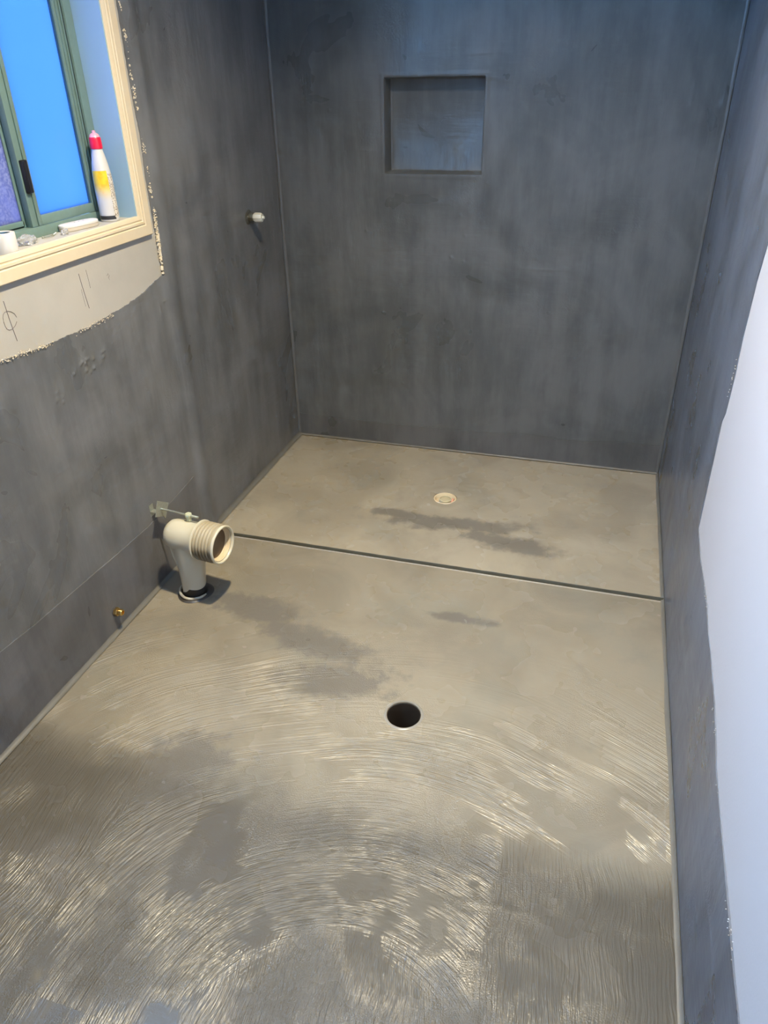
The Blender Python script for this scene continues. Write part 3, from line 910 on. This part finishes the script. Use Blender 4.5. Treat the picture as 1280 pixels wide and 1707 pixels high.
# ------------------------------------------------------------------ STUBS ON THE LEFT WALL
def stub_brass():
    y, z = -1.468, .073
    r = tag(empty('brass_water_stub', (0, y, z)), 'small brass water pipe stub low on the left wall, left of the waste elbow', 'pipe fitting')
    m = frame_matrix((0, y, z), (1, 0, .03))
    bm = bmesh.new(); lathe(bm, [(0, .001), (.0075, .001), (.0075, .024), (.006, .025), (.0055, .018), (0, .016)], m, 24); link('copper_tail', bm, M_COPPER, r, smooth=40)
    bm = bmesh.new(); lathe(bm, [(.0076, .008), (.0125, .008), (.0135, .010), (.0135, .017), (.0125, .019), (.0076, .019)], m, 6); link('hex_nut', bm, M_BRASS, r, smooth=20)
    bm = bmesh.new(); lathe(bm, [(.0072, .019), (.0100, .020), (.0100, .030), (.0085, .033), (.0060, .034), (.0050, .026), (0, .026)], m, 24); link('threaded_end', bm, M_BRASS, r, smooth=40)
    bm = bmesh.new(); lathe(bm, [(.0145, .006), (.0150, .0045), (.024, .0035), (.032, .0005)], m, 24, lambda t, q, h: (q * (1 + .12 * math.sin(3 * t + 1)), h)); link('coated_escutcheon', bm, M_DARKCOAT, r, smooth=50)
stub_brass()

def stub_cap(y, z, label, L=.066):
    r = tag(empty('capped_wall_outlet', (0, y, z)), label, 'pipe fitting')
    m = frame_matrix((0, y, z), (1, 0, .0))
    bm = bmesh.new(); lathe(bm, [(0, .001), (.0110, .001), (.0110, .024), (0, .024)], m, 24); link('pipe_tail', bm, simple('coated_tail', (.13, .13, .11), .4), r, smooth=40)
    bm = bmesh.new(); lathe(bm, [(.0105, .006), (.0150, .008), (.0158, .012), (.0158, .022), (.0140, .024), (.0110, .024)], m, 8); link('coated_nut', bm, M_STOP, r, smooth=20)
    bm = bmesh.new(); lathe(bm, [(.0080, .023), (.0125, .024), (.0165, .031), (.0168, .034), (.0168, L - .014), (.0150, L - .010), (.0140, L - .008), (.0060, L - .008)], m, 8); link('cap', bm, M_WPL, r, smooth=25)
    bm = bmesh.new(); lathe(bm, [(.0058, L - .010), (.0060, L - .003), (.0045, L), (0, L + .0005)], m, 16); link('cap_tip', bm, M_WPL, r, smooth=40)
    bm = bmesh.new(); lathe(bm, [(.0112, .008), (.0125, .005), (.021, .0045), (.030, .0005)], m, 24, lambda t, q, h: (q * (1 + .10 * math.sin(2 * t + 1)), h)); link('coated_escutcheon', bm, M_STOP, r, smooth=50)
stub_cap(-.298, 1.003, 'white plastic capped water outlet on the left wall, right of the window')
stub_cap(-.545, 1.712, 'white plastic capped shower outlet high on the left wall, just above the picture', .070)

# ------------------------------------------------------------------ FLOOR WASTES
fd = tag(empty('floor_waste_pipe', (DR[0], DR[1], 0)), 'open black waste hole in the middle of the floor', 'drain')
m = Matrix.Translation((DR[0], DR[1], -.0045))
bm = bmesh.new(); lathe(bm, [(.0435, -.002), (.0448, -.003), (.0448, -.24), (.0405, -.24), (.0405, -.016), (.0430, -.006)], m, 48, lambda t, r, h: (r, h), close=True); link('pipe_wall', bm, M_VOID, fd, smooth=40)
bm = bmesh.new(); lathe(bm, [(.0405, -.22), (0, -.222)], m, 32); link('trap_bottom', bm, M_VOID, fd, smooth=0)
bm = bmesh.new(); lathe(bm, [(.0452, .0006), (.0462, .0030), (.0490, .0030), (.0520, .0018), (.0545, .0002), (.0452, -.006)], m, 56, lambda t, r, h: (r * (1 + .008 * math.sin(4 * t) + .006 * math.sin(11 * t)), h)); link('coated_lip', bm, simple('lip_coat', (.24, .225, .19), .3), fd, smooth=60)

sd = tag(empty('shower_waste_pipe', (SD[0], SD[1], 0)), 'small cream plastic waste stub set in the shower floor', 'drain')
m = Matrix.Translation((SD[0], SD[1], -.004))
bm = bmesh.new(); lathe(bm, [(.0450, -.05), (.0450, .0000), (.0435, .0012), (.0395, .0005), (.0375, -.010), (.0375, -.05)], m, 48); link('outer_socket', bm, simple('cream_socket', (.78, .66, .46), .35), sd, smooth=40)
bm = bmesh.new(); lathe(bm, [(.0380, -.014), (.018, -.016)], m, 40); link('socket_floor', bm, simple('socket_floor_dirt', (.62, .50, .32), .5, var=.3), sd, smooth=0)
m2 = frame_matrix((SD[0] + .003, SD[1] - .010, -.016), (.05, .02, 1))
bm = bmesh.new(); lathe(bm, [(.0250, -.01), (.0250, .0150), (.0240, .0160), (.0215, .0158), (.0208, .0130), (.0208, .012), (0, .0125)], m2, 40); link('inner_plug', bm, simple('plug_plastic', (.52, .46, .30), .35, var=.2), sd, smooth=40)
bm = bmesh.new(); tube(bm, [(SD[0] + .003 + .0228 * math.cos(2 * PI * i / 40), SD[1] - .010 + .0228 * math.sin(2 * PI * i / 40), .0005) for i in range(41)], .0012, 6); link('plug_rim', bm, simple('plug_rim', (.72, .64, .44), .3), sd, smooth=60)
bm = bmesh.new(); box(bm, (SD[0] + .026, SD[1] - .018, -.012), (SD[0] + .036, SD[1] + .008, -.0035), .002); link('primer_smear', bm, simple('pink_primer', (.80, .42, .30), .4), sd, smooth=30)

# ------------------------------------------------------------------ THINGS ON THE SILL
SZ = WZ0 - .0005
def bottle():
    x, y = -.040, -1.057
    r = tag(empty('cleaner_bottle', (x, y, SZ)), 'white squeeze bottle with red cap and yellow label at the right end of the sill', 'bottle')
    m = Matrix.Translation((x, y, SZ)); seg = 40
    prof = [(0, .0005), (.0225, .0005), (.0245, .0025), (.0250, .006), (.0250, .085), (.0246, .105), (.0232, .125), (.0205, .145), (.0172, .162), (.0145, .174), (.0138, .180), (.0115, .180), (0, .180)]
    bm = bmesh.new(); lathe(bm, prof, m, seg); link('body', bm, M_BOTTLE, r, smooth=40)
    bm = bmesh.new(); lathe(bm, [(.0142, .179), (.0158, .180), (.0160, .183), (.0150, .205), (.0138, .207), (0, .207)], m, 24); link('cap', bm, M_RED, r, smooth=40)
    bm = bmesh.new(); lathe(bm, [(.0136, .2065), (.0110, .213), (.0070, .216), (.0045, .2165), (.0042, .222), (0, .223)], m, 20); link('nozzle', bm, M_PINK, r, smooth=40)
    def rad(h):
        for (r0, h0), (r1_, h1) in zip(prof[3:], prof[4:]):
            if h0 <= h <= h1: return r0 + (r1_ - r0) * (h - h0) / (h1 - h0)
        return .025
    def patch(name, a0, a1, z0, z1, mat, off=.0004):
        bm = bmesh.new(); n, k = 24, 14; g = []
        for j in range(k + 1):
            h = z0 + (z1 - z0) * j / k
            g.append([bm.verts.new((((rad(h) + off) * math.cos(a0 + (a1 - a0) * i / n)), ((rad(h) + off) * math.sin(a0 + (a1 - a0) * i / n)), h)) for i in range(n + 1)])
        for A, B in zip(g, g[1:]):
            for i in range(n): bm.faces.new((A[i], A[i + 1], B[i + 1], B[i]))
        return link(name, bm, mat, r, smooth=60, world_space=False)
    # the camera sees the bottle from +x, -y
    patch('label', math.radians(-125), math.radians(-22), .018, .128, M_LABEL)
    patch('print_panel', math.radians(-21), math.radians(40), .012, .120, M_PRINT)
    patch('base_stripe', math.radians(-125), math.radians(-15), .007, .0165, M_BLACKP)
bottle()

def case():
    c = Vector((-.052, -1.178, SZ))
    r = tag(empty('oval_plastic_case', tuple(c)), 'white rounded plastic case lying flat on the sill beside the bottle', 'case')
    a = math.radians(80)
    def ring(sx, sy, z):
        out = []
        for i in range(40):
            t = 2 * PI * i / 40; n = 2.8
            cx = sx * abs(math.cos(t)) ** (2 / n) * (1 if math.cos(t) >= 0 else -1); cy = sy * abs(math.sin(t)) ** (2 / n) * (1 if math.sin(t) >= 0 else -1)
            out.append((c.x + cx * math.cos(a) - cy * math.sin(a), c.y + cx * math.sin(a) + cy * math.cos(a), c.z + z))
        return out
    def shell(name, lv, mat):
        bm = bmesh.new(); rg = [[bm.verts.new(p) for p in ring(*l)] for l in lv]
        for A, B in zip(rg, rg[1:]):
            for i in range(40): bm.faces.new((A[i], A[(i + 1) % 40], B[(i + 1) % 40], B[i]))
        bm.faces.new(rg[0][::-1]); bm.faces.new(rg[-1])
        link(name, bm, mat, r, smooth=40)
    shell('lower_shell', [(.058, .018, .0), (.061, .0205, .002), (.062, .021, .0095), (.059, .0185, .0098)], simple('case_base', (.55, .49, .40), .4))
    shell('lid', [(.0600, .0190, .0096), (.0620, .0210, .0102), (.0620, .0205, .0155), (.059, .0185, .0175), (.052, .012, .0185)], M_WPL2)
    bm = bmesh.new()
    for s in (-1, 0, 1):
        bmesh.ops.create_icosphere(bm, subdivisions=2, radius=.0022, matrix=Matrix.Translation((c.x + .002, c.y + s * .018, c.z + .0182)) @ Matrix.Diagonal((1, 1, .5, 1)))
    link('button', bm, simple('grey_button', (.35, .36, .38), .4), r, smooth=60)
case()

def roll():
    c = Vector((-.028, -1.480, SZ))
    r = tag(empty('paper_roll', tuple(c)), 'short white hollow roll standing at the left end of the sill', 'roll')
    m = Matrix.Translation(c)
    bm = bmesh.new(); lathe(bm, [(.0175, .001), (.0270, .0005), (.0275, .002), (.0275, .0425), (.0265, .0440), (.0180, .0440), (.0172, .0425)], m, 48, close=True); link('wound_body', bm, M_WPL2, r, smooth=40)
    bm = bmesh.new(); lathe(bm, [(.0171, .0015), (.0171, .0425), (.0155, .0425), (.0155, .0015)], m, 40, close=True); link('core', bm, simple('blue_core', (.10, .20, .30), .6), r, smooth=40)
roll()

def crumple(name, label, c, size, n, seed, mat, cat='wrapper'):
    rnd = random.Random(seed)
    bm = bmesh.new()
    bmesh.ops.create_icosphere(bm, subdivisions=3, radius=1)
    for v in bm.verts:
        d = v.co.normalized()
        k = 1 + .55 * noise.noise(d * 2.3 + Vector((seed, 0, 0))) + .35 * noise.noise(d * 5 + Vector((0, seed, 0)))
        v.co = Vector((d.x * size[0] * k, d.y * size[1] * k, max(-.45, d.z * k) * size[2]))
    zmin = min(v.co.z for v in bm.verts)
    for v in bm.verts: v.co += Vector((c[0], c[1], c[2] - zmin + .0003))
    o = link(name, bm, mat, None, smooth=0)
    tag(o, label, cat)
    return o
crumple('clear_wrapper', 'crumpled clear plastic wrapper on the sill beside the white roll', (-.048, -1.388, SZ), (.017, .030, .014), 1, 3, M_CLEAR)
crumple('clear_clip', 'tiny clear plastic clip on the sill in front of the oval case', (-.034, -1.262, SZ), (.007, .011, .010), 1, 9, M_CLEAR, 'clip')
def screw(c, ang, label):
    r = tag(empty('screw', c), label, 'screw')
    d = Vector((math.cos(ang), math.sin(ang), .06))
    m = frame_matrix(Vector(c) + Vector((0, 0, .0032)), d)
    pr = [(0, .0), (.0034, .0), (.0036, .0008), (.0018, .003)]
    bm = bmesh.new(); lathe(bm, pr, m, 14); link('head', bm, M_ZINC, r, smooth=30)
    pr = [(.0015, .0025)]
    for k in range(10): pr += [(.0013, .004 + k * .0022), (.0021, .0050 + k * .0022)]
    bm = bmesh.new(); lathe(bm, pr + [(0, .0285)], m, 10); link('shank', bm, M_ZINC, r, smooth=30)
screw((-.058, -1.318, SZ), math.radians(60), 'small screw on the sill nearest the clear wrapper')
screw((-.050, -1.288, SZ), math.radians(110), 'small screw on the sill nearer the oval case')

# ------------------------------------------------------------------ CEILING DOWNLIGHT (source of the warm light; above the picture)
dl = tag(empty('ceiling_downlight', (LAMP.x, LAMP.y, H)), 'round recessed ceiling downlight above the floor, out of the picture', 'lamp')
m = Matrix.Translation((LAMP.x, LAMP.y, H))
bm = bmesh.new(); lathe(bm, [(.070, -.001), (.095, -.001), (.095, -.006), (.085, -.014), (.070, -.016)], m, 48, close=True); link('bezel', bm, M_CEIL, dl, smooth=40)
bm = bmesh.new(); lathe(bm, [(.0700, -.012), (0, -.012)], m, 48); link('lens', bm, M_LENS, dl, smooth=0)
